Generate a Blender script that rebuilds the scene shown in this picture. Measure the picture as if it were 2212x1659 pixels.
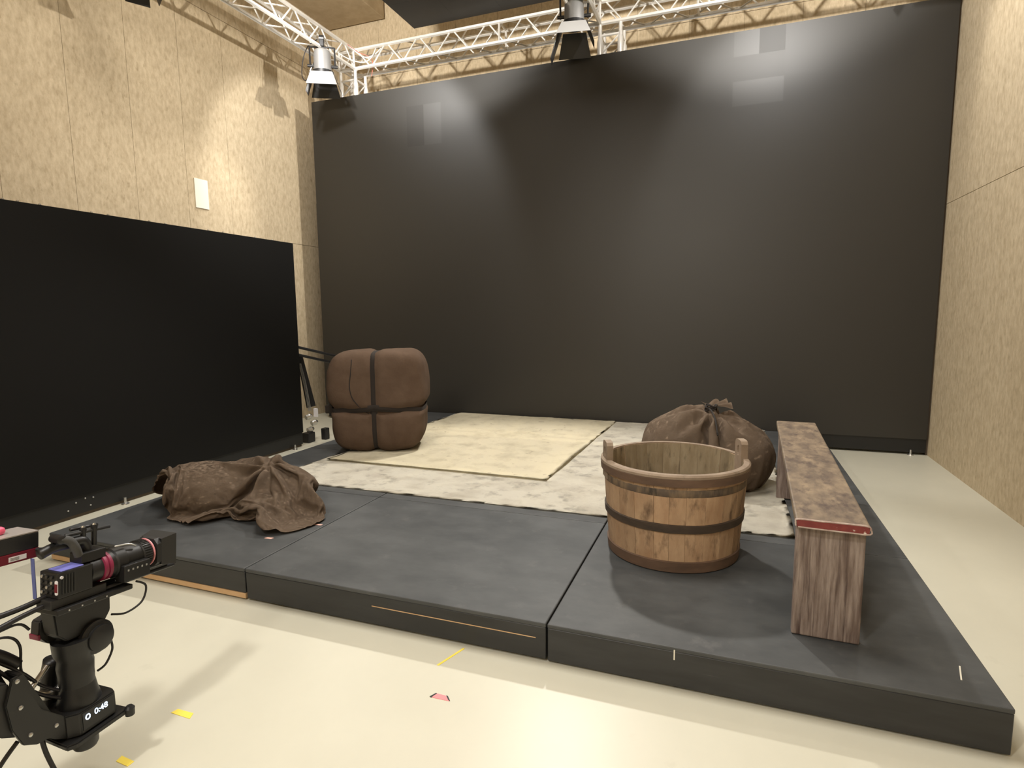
import bpy, bmesh, math, random
from mathutils import Vector, Matrix, noise
from math import sin, cos, pi, radians as R
random.seed(7)
for o in list(bpy.data.objects): bpy.data.objects.remove(o)
SC = bpy.context.scene
C = SC.collection

# ------------------------------------------------------------------ camera
cd = bpy.data.cameras.new('camera'); cam = bpy.data.objects.new('camera', cd); C.objects.link(cam)
cd.sensor_fit = 'HORIZONTAL'; cd.sensor_width = 36.0; cd.lens = 1261.06 / 2212 * 36.0; cd.clip_start = 0.05; cd.clip_end = 100
def cam_rot(yaw, pit, rol):
    rz = Matrix(((cos(yaw), sin(yaw), 0), (-sin(yaw), cos(yaw), 0), (0, 0, 1)))
    b = Matrix(((1, 0, 0), (0, 0, -1), (0, 1, 0)))
    rx = Matrix(((1, 0, 0), (0, cos(pit), -sin(pit)), (0, sin(pit), cos(pit))))
    rr = Matrix(((cos(rol), -sin(rol), 0), (sin(rol), cos(rol), 0), (0, 0, 1)))
    return rr @ rx @ b @ rz
m = cam_rot(0.357613, 0.122157, -0.0110826)
mw = Matrix((m[0], -Vector(m[1]), -Vector(m[2]))).transposed().to_4x4()
mw.translation = (0, 0, 1.52)
cam.matrix_world = mw
SC.camera = cam

# ------------------------------------------------------------------ world, exposure, lights
w = bpy.data.worlds.new('world'); SC.world = w; w.use_nodes = True
w.node_tree.nodes['Background'].inputs[0].default_value = (1.0, 0.93, 0.82, 1)
w.node_tree.nodes['Background'].inputs[1].default_value = 0.02
SC.view_settings.view_transform = 'Standard'; SC.view_settings.look = 'None'
SC.view_settings.gamma = 1.0; SC.view_settings.use_curve_mapping = False
SC.view_settings.exposure = 0.28
WARM = (1.0, 0.95, 0.875); NEUT = (1.0, 0.98, 0.95)
def look(d):
    return Vector(d).to_track_quat('-Z', 'Y').to_euler()
def spot(name, loc, d, power, cone, blend=0.3, rad=0.06, col=WARM):
    l = bpy.data.lights.new(name, 'SPOT'); l.energy = power; l.spot_size = R(cone); l.spot_blend = blend
    l.shadow_soft_size = rad; l.color = col
    o = bpy.data.objects.new(name, l); C.objects.link(o); o.location = loc; o.rotation_euler = look(d); return o
def area(name, loc, d, power, sx, sy, col=WARM):
    l = bpy.data.lights.new(name, 'AREA'); l.shape = 'RECTANGLE'; l.size = sx; l.size_y = sy; l.energy = power; l.color = col
    o = bpy.data.objects.new(name, l); C.objects.link(o); o.location = loc; o.rotation_euler = look(d); return o
# two side lamps on the truss whose barn doors leave a dark V on the screen
def wedge(src, p1, p3, theta, sgn):
    a = (Vector(p1) - Vector(src)).normalized(); b = (Vector(p3) - Vector(src)).normalized()
    mid = (a + b).normalized(); n = a.cross(b).normalized()
    if n.x * sgn < 0: n = -n
    ca = cos(theta) / mid.dot(a); return mid * ca + n * math.sqrt(max(0, 1 - ca * ca))
SL = (-4.3, 4.9, 5.0); SR = (0.5, 4.9, 5.0)
spot('side_lamp_light', SL, wedge(SL, (-3.17, 7.016, 4.41), (-2.33, 7.016, 2.95), R(45), -1), 160, 90, 0.3, 0.08, NEUT)
spot('side_lamp_light', SR, wedge(SR, (-0.42, 7.016, 4.36), (-1.25, 7.016, 2.87), R(45), 1), 165, 90, 0.3, 0.08, NEUT)
# lamps hanging on the back truss, pointing down and towards the viewer
for p, e in (((-5.05, 6.55, 4.40), 120), ((-1.80, 6.62, 4.50), 540), ((1.40, 6.65, 4.60), 40)):
    spot('back_lamp_light', p, (0, -0.70, -1), e, 80, 0.5, 0.10)
# unseen spots added at truss height, throwing the truss shadows on the side and back walls
spot('wall_wash_light', (0.8, 5.75, 4.74), (-6.7, 0.1, -1.2), 900, 56, 0.9, 0.07)
spot('wall_wash_light', (-3.9, 5.6, 4.74), (5.9, -1.2, -3.6), 120, 80, 0.9, 0.07)  # mirrored spot added to light the right wall
for x in (-3.8, 0.2): spot('wall_wash_light', (x, 2.8, 4.72), (0, 1, 0.33), 900, 64, 0.4, 0.14)  # wash added for the back wall above the tall screen
# fill spots added behind the viewpoint, plus an added wash on the wall behind
spot('front_fill_light', (-1.4, -0.8, 4.4), (0.1, 3.2, -3.3), 330, 84, 0.9, 0.18)
spot('front_fill_light', (-0.9, -2.2, 3.9), (0.2, 5.6, -2.7), 210, 60, 0.9, 0.18)
spot('rear_wash_light', (-1.8, -1.2, 4.6), (0, -1, -0.62), 1100, 120, 0.8, 0.2)  # added so the wall's reflection glows in the middle of the screen
area('overhead_fill_light', (-1.6, 3.1, 6.3), (0, -0.1, -1), 210, 3.0, 1.6)  # soft overhead fill, added for overall brightness

# ------------------------------------------------------------------ materials
MATS = {}
def mat(name, c1, c2=None, ns=4.0, st=(1, 1, 1), ramp=(0.35, 0.65), rough=0.7, metal=0.0, bump=0.0, bs=None,
        c3=None, ns3=2.0, ramp3=(0.5, 0.7), st3=(1, 1, 1), vary=0.0, emit=0.0, alpha=1.0, spec=0.5, det=6.0, coat=0.0, world=False):
    m = bpy.data.materials.new(name); m.use_nodes = True; nt = m.node_tree; N = nt.nodes; Lk = nt.links
    b = N['Principled BSDF']; b.inputs['Roughness'].default_value = rough; b.inputs['Metallic'].default_value = metal
    b.inputs['Specular IOR Level'].default_value = spec; b.inputs['Coat Weight'].default_value = coat
    b.inputs['Base Color'].default_value = (*c1, 1)
    tc = N.new('ShaderNodeTexCoord'); co = tc.outputs['Object']
    if world: co = N.new('ShaderNodeNewGeometry').outputs['Position']
    oi = N.new('ShaderNodeObjectInfo')
    def noise_at(sc, stt, seed, detail):
        mp = N.new('ShaderNodeMapping'); mp.inputs['Scale'].default_value = stt
        Lk.new(co, mp.inputs['Vector'])
        if vary > 0:
            ad = N.new('ShaderNodeVectorMath'); ad.operation = 'MULTIPLY_ADD'
            cb = N.new('ShaderNodeCombineXYZ')
            for i in range(3): Lk.new(oi.outputs['Random'], cb.inputs[i])
            Lk.new(cb.outputs[0], ad.inputs[0]); ad.inputs[1].default_value = (37, 21, 53); Lk.new(mp.outputs[0], ad.inputs[2]); v = ad.outputs[0]
        else: v = mp.outputs[0]
        n = N.new('ShaderNodeTexNoise'); n.noise_dimensions = '4D'; n.inputs['W'].default_value = seed; n.inputs['Scale'].default_value = sc; n.inputs['Detail'].default_value = detail; n.inputs['Roughness'].default_value = 0.6
        Lk.new(v, n.inputs['Vector']); return n.outputs['Fac']
    def rmp(f, a, bb):
        r = N.new('ShaderNodeMapRange'); r.inputs['From Min'].default_value = a; r.inputs['From Max'].default_value = bb; Lk.new(f, r.inputs['Value']); return r.outputs[0]
    def mix(f, A, B):
        x = N.new('ShaderNodeMix'); x.data_type = 'RGBA'; Lk.new(f, x.inputs['Factor'])
        for s, v in ((6, A), (7, B)):
            if isinstance(v, tuple): x.inputs[s].default_value = (*v, 1)
            else: Lk.new(v, x.inputs[s])
        return x.outputs[2]
    col = None
    if c2 is not None:
        f = noise_at(ns, st, 1.3, det); col = mix(rmp(f, *ramp), c1, c2)
        if c3 is not None: col = mix(rmp(noise_at(ns3, st3, 7.7, det), *ramp3), col, c3)
    if vary > 0:
        hv = N.new('ShaderNodeHueSaturation'); rr = N.new('ShaderNodeMapRange'); Lk.new(oi.outputs['Random'], rr.inputs['Value'])
        rr.inputs['To Min'].default_value = 1 - vary; rr.inputs['To Max'].default_value = 1 + vary; Lk.new(rr.outputs[0], hv.inputs['Value'])
        if col is None: hv.inputs['Color'].default_value = (*c1, 1)
        else: Lk.new(col, hv.inputs['Color'])
        col = hv.outputs[0]
    if col is not None: Lk.new(col, b.inputs['Base Color'])
    if bump:
        bn = N.new('ShaderNodeBump'); bn.inputs['Strength'].default_value = bump; bn.inputs['Distance'].default_value = 0.01
        Lk.new(noise_at(bs or ns, st, 3.1, det), bn.inputs['Height']); Lk.new(bn.outputs[0], b.inputs['Normal'])
    if emit: b.inputs['Emission Color'].default_value = (*c1, 1); b.inputs['Emission Strength'].default_value = emit
    if alpha < 1: b.inputs['Transmission Weight'].default_value = 1 - alpha; b.inputs['IOR'].default_value = 1.2
    MATS[name] = m; return m
M_wall = mat('wood_wool_board', (0.44, 0.355, 0.235), (0.60, 0.50, 0.35), ns=30, st=(1, 1, 0.45), ramp=(0.34, 0.66), rough=0.95, bump=0.5, c3=(0.36, 0.285, 0.18), ns3=24, ramp3=(0.60, 0.74), st3=(1, 1, 0.45), spec=0.1, world=True)
M_joint = mat('wall_joint', (0.16, 0.11, 0.06), rough=1)
M_ceil = mat('ceiling_board', (0.40, 0.315, 0.20), (0.47, 0.375, 0.25), ns=8, rough=0.95, spec=0.1)
M_floor = mat('painted_floor', (0.56, 0.545, 0.45), (0.60, 0.585, 0.485), ns=1.4, rough=0.38, c3=(0.51, 0.495, 0.405), ns3=5, ramp3=(0.66, 0.80), spec=0.4)
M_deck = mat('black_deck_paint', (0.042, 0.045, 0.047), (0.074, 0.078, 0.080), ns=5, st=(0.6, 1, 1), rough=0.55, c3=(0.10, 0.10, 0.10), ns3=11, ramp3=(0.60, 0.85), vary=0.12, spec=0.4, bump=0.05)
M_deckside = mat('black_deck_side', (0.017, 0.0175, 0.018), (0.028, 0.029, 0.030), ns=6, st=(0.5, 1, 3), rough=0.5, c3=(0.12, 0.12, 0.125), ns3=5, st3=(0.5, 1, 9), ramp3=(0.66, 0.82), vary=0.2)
M_raw = mat('raw_timber_edge', (0.62, 0.42, 0.24), (0.52, 0.33, 0.17), ns=20, st=(0.3, 1, 1), rough=0.8)
M_led = [mat('led_face_%s' % n, c, rough=r, spec=s) for n, c, r, s in (('matt', (0.0250, 0.0230, 0.0195), 0.46, 0.5), ('satin', (0.0253, 0.0232, 0.0197), 0.455, 0.5), ('dull', (0.0230, 0.0211, 0.0180), 0.48, 0.45), ('bright', (0.0275, 0.0255, 0.022), 0.44, 0.55))]
M_led += [mat('low_led_face', (0.0045, 0.0044, 0.0041), rough=0.6, spec=0.22)]
M_ledside = mat('led_frame_black', (0.012, 0.012, 0.012), rough=0.6)
M_plinth = mat('plinth_black', (0.007, 0.007, 0.007), rough=0.5)
M_canvas = mat('stone_painted_canvas', (0.86, 0.82, 0.71), (0.66, 0.61, 0.51), ns=4.5, st=(1, 1.3, 1), ramp=(0.45, 0.72), rough=0.9, bump=0.35, bs=26, c3=(0.36, 0.33, 0.27), ns3=9, ramp3=(0.54, 0.78), spec=0.2, world=True)
M_canvas2 = mat('stone_painted_canvas_warm', (0.88, 0.82, 0.65), (0.72, 0.66, 0.50), ns=6, ramp=(0.48, 0.70), rough=0.9, bump=0.35, bs=22, c3=(0.36, 0.30, 0.20), ns3=13, ramp3=(0.62, 0.80), spec=0.2, world=True)
M_sack = mat('brown_cotton', (0.185, 0.135, 0.097), (0.225, 0.170, 0.125), ns=9, rough=1.0, spec=0.1, bump=0.25, bs=60)
M_bale = mat('brown_bale_cloth', (0.082, 0.054, 0.037), (0.108, 0.074, 0.053), ns=5, rough=1.0, spec=0.1, bump=0.2, bs=50)
M_strap = mat('dark_strap', (0.020, 0.015, 0.012), rough=1.0)
M_cord = mat('black_cord', (0.018, 0.014, 0.012), rough=0.9)
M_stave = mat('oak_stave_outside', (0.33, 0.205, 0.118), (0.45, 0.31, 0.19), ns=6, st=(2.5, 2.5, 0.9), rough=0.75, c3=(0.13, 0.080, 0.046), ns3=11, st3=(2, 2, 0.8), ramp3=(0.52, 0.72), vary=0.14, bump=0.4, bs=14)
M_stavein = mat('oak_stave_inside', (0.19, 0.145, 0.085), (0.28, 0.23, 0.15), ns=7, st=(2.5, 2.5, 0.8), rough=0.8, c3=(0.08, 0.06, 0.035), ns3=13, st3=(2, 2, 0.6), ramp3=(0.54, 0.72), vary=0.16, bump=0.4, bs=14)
M_stain = mat('old_hoop_stain', (0.10, 0.075, 0.055), (0.20, 0.14, 0.085), ns=9, st=(2, 2, 0.7), ramp=(0.45, 0.60), rough=0.8, c3=(0.045, 0.035, 0.025), ns3=8, st3=(2, 2, 0.4), ramp3=(0.55, 0.66))
M_staveR = mat('oak_rim', (0.20, 0.145, 0.10), (0.29, 0.225, 0.165), ns=9, c3=(0.10, 0.07, 0.045), ns3=14, ramp3=(0.6, 0.75), rough=0.75, vary=0.15, bump=0.2)
M_hoop = mat('dark_hoop', (0.085, 0.052, 0.034), (0.14, 0.085, 0.055), ns=6, st=(1, 1, 3), rough=0.75, bump=0.2)
M_hoopd = mat('black_hoop', (0.040, 0.028, 0.020), (0.07, 0.048, 0.032), ns=9, st=(1, 1, 3), rough=0.75, bump=0.2)
M_seat = mat('worn_seat_top', (0.27, 0.205, 0.135), (0.14, 0.105, 0.075), ns=8, st=(1.6, 0.8, 1), ramp=(0.36, 0.60), rough=0.6, c3=(0.085, 0.060, 0.048), ns3=15, st3=(1.5, 0.7, 1), ramp3=(0.50, 0.68), bump=0.25, bs=18)
M_leg = mat('worn_leg_paint', (0.145, 0.105, 0.088), (0.30, 0.245, 0.215), ns=16, st=(3.2, 1, 0.28), ramp=(0.42, 0.64), rough=0.65, c3=(0.055, 0.033, 0.028), ns3=17, st3=(3.4, 1, 0.16), ramp3=(0.52, 0.66), bump=0.5, bs=18)
M_redend = mat('red_end_grain', (0.15, 0.022, 0.022), (0.20, 0.035, 0.03), ns=30, rough=0.6, c3=(0.75, 0.66, 0.60), ns3=26, ramp3=(0.64, 0.70))
M_chip = mat('chipped_edge', (0.55, 0.47, 0.42), (0.30, 0.20, 0.17), ns=22, rough=0.7)
M_alu = mat('truss_aluminium', (0.80, 0.78, 0.74), rough=0.42, metal=0.35)
M_lampbody = mat('lamp_silver', (0.36, 0.36, 0.36), rough=0.4, metal=0.6)
M_flaplit = mat('lamp_flap_lit', (0.48, 0.48, 0.48), rough=0.5, metal=0.1)  # black flap painted pale for the strong light it reflects
M_black = mat('black_satin', (0.010, 0.010, 0.011), rough=0.42)
M_blackm = mat('black_matt', (0.014, 0.014, 0.014), rough=0.7)
M_rig = mat('rig_black', (0.009, 0.009, 0.009), rough=0.42)
M_rig2 = mat('rig_grey_black', (0.018, 0.018, 0.018), rough=0.5)
M_steel = mat('bare_steel', (0.55, 0.55, 0.54), rough=0.3, metal=0.9)
M_white = mat('white_plastic', (0.80, 0.77, 0.66), rough=0.6)
M_label = mat('white_label', (0.75, 0.74, 0.78), rough=0.6)
M_redbox = mat('dark_red_anodised', (0.16, 0.008, 0.022), rough=0.3, metal=0.3)
M_redring = mat('red_lens_ring', (0.22, 0.018, 0.055), rough=0.4)
M_pinkring = mat('pink_lens_line', (0.75, 0.30, 0.32), rough=0.3)
M_pink = mat('pink_knob', (0.85, 0.12, 0.22), rough=0.45)
M_acryl = mat('smoky_acrylic', (0.33, 0.30, 0.28), rough=0.25)
M_screen = mat('blue_touchscreen', (0.22, 0.22, 0.60), rough=0.25, emit=0.35)
M_blue = mat('blue_strap', (0.10, 0.125, 0.33), rough=0.6)
M_disp = mat('display_light', (0.62, 0.80, 1.0), emit=4.0)
M_lens = mat('fresnel_glass', (1.0, 0.9, 0.75), emit=3.0)
M_yellow = mat('yellow_tape', (0.90, 0.72, 0.10), rough=0.6)
M_pinkt = mat('pink_tape', (0.88, 0.26, 0.28), rough=0.6)
M_salmon = mat('salmon_tape', (0.86, 0.50, 0.42), rough=0.6)
M_scuff = mat('scuff_mark', (0.10, 0.085, 0.06), rough=0.8)
M_cable = mat('black_cable', (0.014, 0.013, 0.015), rough=0.45)
M_wcable = mat('white_cable', (0.75, 0.73, 0.68), rough=0.5)
M_rcable = mat('red_cable', (0.6, 0.16, 0.12), rough=0.5)

# ------------------------------------------------------------------ mesh helpers
def obj(name, bm, m, parent=None, smooth=False, loc=None, rot=None):
    me = bpy.data.meshes.new(name); bm.normal_update(); bm.to_mesh(me); bm.free()
    for mm in (m if isinstance(m, (list, tuple)) else [m]): me.materials.append(mm)
    if smooth:
        for p in me.polygons: p.use_smooth = True
        if smooth == 2: me.set_sharp_from_angle(angle=R(40))
    o = bpy.data.objects.new(name, me); C.objects.link(o)
    if parent: o.parent = parent
    if loc: o.location = loc
    if rot: o.rotation_euler = rot
    return o
def dup(o, parent=None, loc=None, rot=None):
    c = o.copy(); C.objects.link(c)
    if parent: c.parent = parent
    if loc is not None: c.location = loc
    if rot is not None: c.rotation_euler = rot
    return c
def tag(o, label=None, cat=None, group=None, kind=None):
    for k, v in (('label', label), ('category', cat), ('group', group), ('kind', kind)):
        if v: o[k] = v
    return o
def empty(name, loc=(0, 0, 0), rz=0, mw=None, **kw):
    o = bpy.data.objects.new(name, None); C.objects.link(o); o.empty_display_size = 0.1
    o.location = loc; o.rotation_euler = (0, 0, rz)
    if mw is not None: o.matrix_world = mw
    return tag(o, **kw)
def B(): return bmesh.new()
def box(bm, x0, x1, y0, y1, z0, z1, bev=0.0, seg=2, M=None):
    vs = [bm.verts.new((x, y, z)) for z in (z0, z1) for y in (y0, y1) for x in (x0, x1)]
    fs = [bm.faces.new([vs[i] for i in q]) for q in ((0, 2, 3, 1), (4, 5, 7, 6), (0, 1, 5, 4), (2, 6, 7, 3), (0, 4, 6, 2), (1, 3, 7, 5))]
    if bev > 0:
        es = list({e for f in fs for e in f.edges})
        r = bmesh.ops.bevel(bm, geom=es, offset=bev, segments=seg, profile=0.5, affect='EDGES')
        vs = list({v for f in r['faces'] for v in f.verts} | {v for v in vs if v.is_valid})
    if M is not None: bmesh.ops.transform(bm, matrix=M, verts=vs)
    return bm
def frame_of(d):
    d = Vector(d).normalized(); a = Vector((0, 0, 1)) if abs(d.z) < 0.9 else Vector((1, 0, 0))
    x = d.cross(a).normalized(); return x, d.cross(x).normalized(), d
def lathe(bm, p0, d, prof, n=24, caps=True):
    """prof: list of (distance along d, radius)"""
    x, y, dd = frame_of(d); p0 = Vector(p0); rings = []
    for t, r in prof:
        rings.append([bm.verts.new(p0 + dd * t + (x * cos(2 * pi * i / n) + y * sin(2 * pi * i / n)) * r) for i in range(n)])
    for a, b in zip(rings, rings[1:]):
        for i in range(n): bm.faces.new((a[i], a[(i + 1) % n], b[(i + 1) % n], b[i]))
    if caps:
        bm.faces.new(rings[0][::-1]); bm.faces.new(rings[-1])
    return bm
def cyl(bm, p0, p1, r0, r1=None, n=12):
    p0 = Vector(p0); p1 = Vector(p1); return lathe(bm, p0, p1 - p0, [(0, r0), ((p1 - p0).length, r0 if r1 is None else r1)], n)
def catmull(pts, sub=6):
    P = [Vector(p) for p in pts]; out = []
    for i in range(len(P) - 1):
        a = P[max(0, i - 1)]; b = P[i]; c = P[i + 1]; d = P[min(len(P) - 1, i + 2)]
        for k in range(sub):
            t = k / sub
            out.append(0.5 * ((2 * b) + (c - a) * t + (2 * a - 5 * b + 4 * c - d) * t * t + (3 * b - a - 3 * c + d) * t ** 3))
    out.append(P[-1]); return out
def tube(bm, pts, r, n=8, sub=6):
    P = catmull(pts, sub) if sub else [Vector(p) for p in pts]
    rings = []; px_ = None
    for i, p in enumerate(P):
        d = (P[min(i + 1, len(P) - 1)] - P[max(i - 1, 0)]).normalized()
        if px_ is None: x, y, _ = frame_of(d)
        else:
            x = (px_ - d * px_.dot(d)).normalized(); y = d.cross(x)
        px_ = x
        rr = r[i] if isinstance(r, list) else r
        rings.append([bm.verts.new(p + (x * cos(2 * pi * k / n) + y * sin(2 * pi * k / n)) * rr) for k in range(n)])
    for a, b in zip(rings, rings[1:]):
        for i in range(n): bm.faces.new((a[i], a[(i + 1) % n], b[(i + 1) % n], b[i]))
    bm.faces.new(rings[0][::-1]); bm.faces.new(rings[-1]); return bm
def prism(bm, pts, d, bev=0.0):
    """polygon (list of 3d points) extruded by vector d"""
    a = [bm.verts.new(p) for p in pts]; b = [bm.verts.new(Vector(p) + Vector(d)) for p in pts]
    n = len(pts); fs = [bm.faces.new(a[::-1]), bm.faces.new(b)]
    for i in range(n): fs.append(bm.faces.new((a[i], a[(i + 1) % n], b[(i + 1) % n], b[i])))
    bmesh.ops.recalc_face_normals(bm, faces=fs)
    if bev:
        bmesh.ops.bevel(bm, geom=list({e for f in fs for e in f.edges}), offset=bev, segments=2, affect='EDGES')
    return bm

XL, XR, YB, YF, ZC = -5.89, 1.955, 8.0, -4.0, 6.6      # room
LY = 7.016                                             # face of the big screen
DZ = 0.18                                              # stage height

# ------------------------------------------------------------------ room shell
tag(obj('floor', box(B(), XL - 0.3, XR + 0.3, YF - 0.3, YB + 0.3, -0.1, 0), M_floor), kind='structure', label='smooth pale grey painted studio floor')
tag(obj('ceiling', box(B(), XL - 0.3, XR + 0.3, YF - 0.3, YB + 0.3, ZC, ZC + 0.1), M_ceil), kind='structure', label='beige ceiling above the lighting truss')
tag(obj('trim_1', box(B(), XL, -4.92, YF, YB - 0.03, 5.83, ZC - 0.001, 0.01), M_ceil), kind='structure', label='boxed-in beige soffit along the left wall under the ceiling')
def wall(name, label, axis, pos, out, edges, rows):
    """axis 'x': wall is the plane x=pos with edges along y; out = +1/-1 side of the room"""
    g = 0.0016; t = 0.022; lo, hi = edges[0], edges[-1]
    a, b = (pos - out * t, pos - out * 0.3) if out else (pos, pos)
    bx = lambda p0, p1, q0, q1, z0, z1: (box(B(), min(p0, p1), max(p0, p1), q0, q1, z0, z1) if axis == 'x' else box(B(), q0, q1, min(p0, p1), max(p0, p1), z0, z1))
    root = tag(obj(name, bx(a, b, lo, hi, 0, ZC), M_joint), kind='structure', label=label)
    for z0, z1 in zip(rows, rows[1:]):
        for q0, q1 in zip(edges, edges[1:]):
            obj('wall_panel', bx(pos, pos - out * t, q0 + g, q1 - g, z0 + (0.0025 if z0 else 0), z1 - 0.0025), M_wall, root)
    return root
ROWS = [0, 2.53, 5.06, ZC]
wall('wall_left', 'beige wood wool panelled wall behind the low screen', 'x', XL, 1, [YF] + [4.573 + 0.625 * k for k in range(-13, 6)] + [YB], ROWS)
wall('wall_right', 'beige wood wool panelled wall beside the bench', 'x', XR, -1, [YF, -2.8, -0.3, 2.2, 4.7, 7.2, YB], ROWS)
wall('wall_back', 'beige wood wool panelled wall behind the tall screen', 'y', YB, -1, [XL] + [-3.143 + 0.6365 * k for k in range(-4, 8)] + [XR], ROWS)
wall('wall_front', 'beige wall behind the viewpoint', 'y', YF, 1, [XL, -3.3, -0.7, XR], ROWS)

# ------------------------------------------------------------------ LED screens
def pz(bm_box): return bm_box
led = empty('led_wall', (-1.8, LY, 0), label='tall dark LED video wall filling the back of the set', cat='LED wall')
x0, x1, nc, z0, z1, nr = -5.545, 1.935, 15, 0.17, 4.44, 17
cw, ch = (x1 - x0) / nc, (z1 - z0) / nr
def led_mod(w_, h_, mi, parent, loc, rz=0):
    k = ('led', round(w_, 4), round(h_, 4), mi)
    if k not in CACHE:
        o = obj('led_panel', box(B(), -w_ / 2, w_ / 2, 0, 0.05, -h_ / 2, h_ / 2), M_led[mi], parent); CACHE[k] = o
    else: o = dup(CACHE[k], parent)
    o.location = loc; o.rotation_euler = (0, 0, rz); return o
CACHE = {}
rl = random.Random(11)
for i in range(nc):
    for j in range(nr):
        cx, cz = x0 + (i + 0.5) * cw + 1.8, z0 + (j + 0.5) * ch
        mi = rl.choices((0, 1), (10, 2))[0]
        if (i, j) in ((11, 16), (11, 14)):
            for s, q in ((-1, 3), (1, 2) if j == 16 else (1, 3)): led_mod(cw / 2, ch, q, led, (cx + s * cw / 4, 0, cz))
        elif i == 3 and j in (14, 15):
            for s, q in ((-1, 2), (1, 3)): led_mod(cw / 2, ch, q, led, (cx + s * cw / 4, 0, cz))
        else: led_mod(cw, ch, mi, led, (cx, 0, cz))
obj('back_frame', box(B(), x0 + 1.8, x1 + 1.8, 0.051, 0.10, z0 - 0.15, z1 - 0.002), M_ledside, led)
obj('plinth', box(B(), x0 + 1.83, x1 + 1.8, 0.012, 0.05, 0.025, z0 - 0.002), M_plinth, led)
obj('side_batten', box(B(), x0 + 1.78, x0 + 1.798, 0.02, 0.10, 0.15, 3.08), M_ledside, led)
obj('side_batten', box(B(), x1 + 1.801, x1 + 1.818, 0.03, 0.09, 0.0, z1), mat('brown_batten', (0.10, 0.075, 0.055), rough=0.8), led)
def foot_bm():
    bm = B(); lathe(bm, (0, 0, 0), (0, 0, 1), [(0, 0.030), (0.008, 0.028), (0.014, 0.010), (0.055, 0.010)], 12); return bm
fo = obj('levelling_foot', foot_bm(), M_steel, led, loc=(1.80 + 1.8, 0.0, 0))
for xx in (0.9, -1.5, -3.4): dup(fo, led, (xx + 1.8, 0.045, 0))
LX = -4.603
led2 = empty('led_wall', (LX, 3.2, 0), label='low black LED video wall standing along the left wall', cat='LED wall')
ny, nz = 9, 9; zb, zt = 0.165, 2.311
for i in range(ny):
    for j in range(nz):
        led_mod(0.5, (zt - zb) / nz, 4, led2, (0, 5.386 - 0.25 - 0.5 * i - 3.2, zb + (j + 0.5) * (zt - zb) / nz), R(90))
obj('back_frame', box(B(), -0.10, -0.051, -2.31, 2.186, 0.03, zt), M_ledside, led2)
obj('plinth', box(B(), -0.05, -0.014, -2.31, 2.186, 0.028, zb - 0.002), M_plinth, led2)
obj('timber_runner', box(B(), -0.09, -0.03, -2.3, 2.18, 0.0, 0.027), mat('brown_runner', (0.11, 0.085, 0.06), rough=0.8), led2)
for yy in (5.22, 3.63, 3.22): dup(fo, led2, (0.015, yy - 3.2, 0))
bt = obj('top_bolt', lathe(B(), (0, 0, 0), (0, 0, 1), [(0, 0.009), (0.010, 0.009), (0.014, 0.005)], 8), M_steel, led2, loc=(-0.03, 5.1 - 3.2, zt))
for yy in (4.86, 4.45, 4.28, 3.83, 3.68, 3.33, 3.20, 2.84, 2.70, 2.61):
    dup(bt, led2, (-0.03, yy - 3.2, zt))
pb = obj('plinth_bolt', lathe(B(), (0, 0, 0), (1, 0, 0), [(0, 0.007), (0.006, 0.006), (0.008, 0.003)], 8), M_steel, led2, loc=(-0.014, 2.86 - 3.2, 0.12))
for yy, zz in ((2.80, 0.075), (2.93, 0.135), (2.99, 0.125), (2.965, 0.07)): dup(pb, led2, (-0.014, yy - 3.2, zz))

# hanging black ceiling screen
cs = empty('ceiling_screen', (-1.8, 5.4, 5.2), label='black flat screen hung above the truss as a ceiling', cat='screen')
for i in range(4):
    for j in range(7):
        xa = -3.985 + 0.62 * j + 1.8; ya = 7.17 - 0.62 * (i + 1) - 5.4
        obj('screen_panel', box(B(), xa + 0.0008, xa + 0.6192, ya + 0.0008, ya + 0.6192, 0, 0.07), M_plinth, cs)
obj('hanging_frame', box(B(), -2.1, 2.1, -0.65, 1.7, 0.071, 0.12), M_ledside, cs)

# wall plate
tag(obj('wall_plate', box(B(), XL, XL + 0.012, 5.285, 5.472, 2.775, 3.11, 0.002, 1), M_white), 'blank white plate fixed to the left wall above the low screen', 'wall plate')

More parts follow.
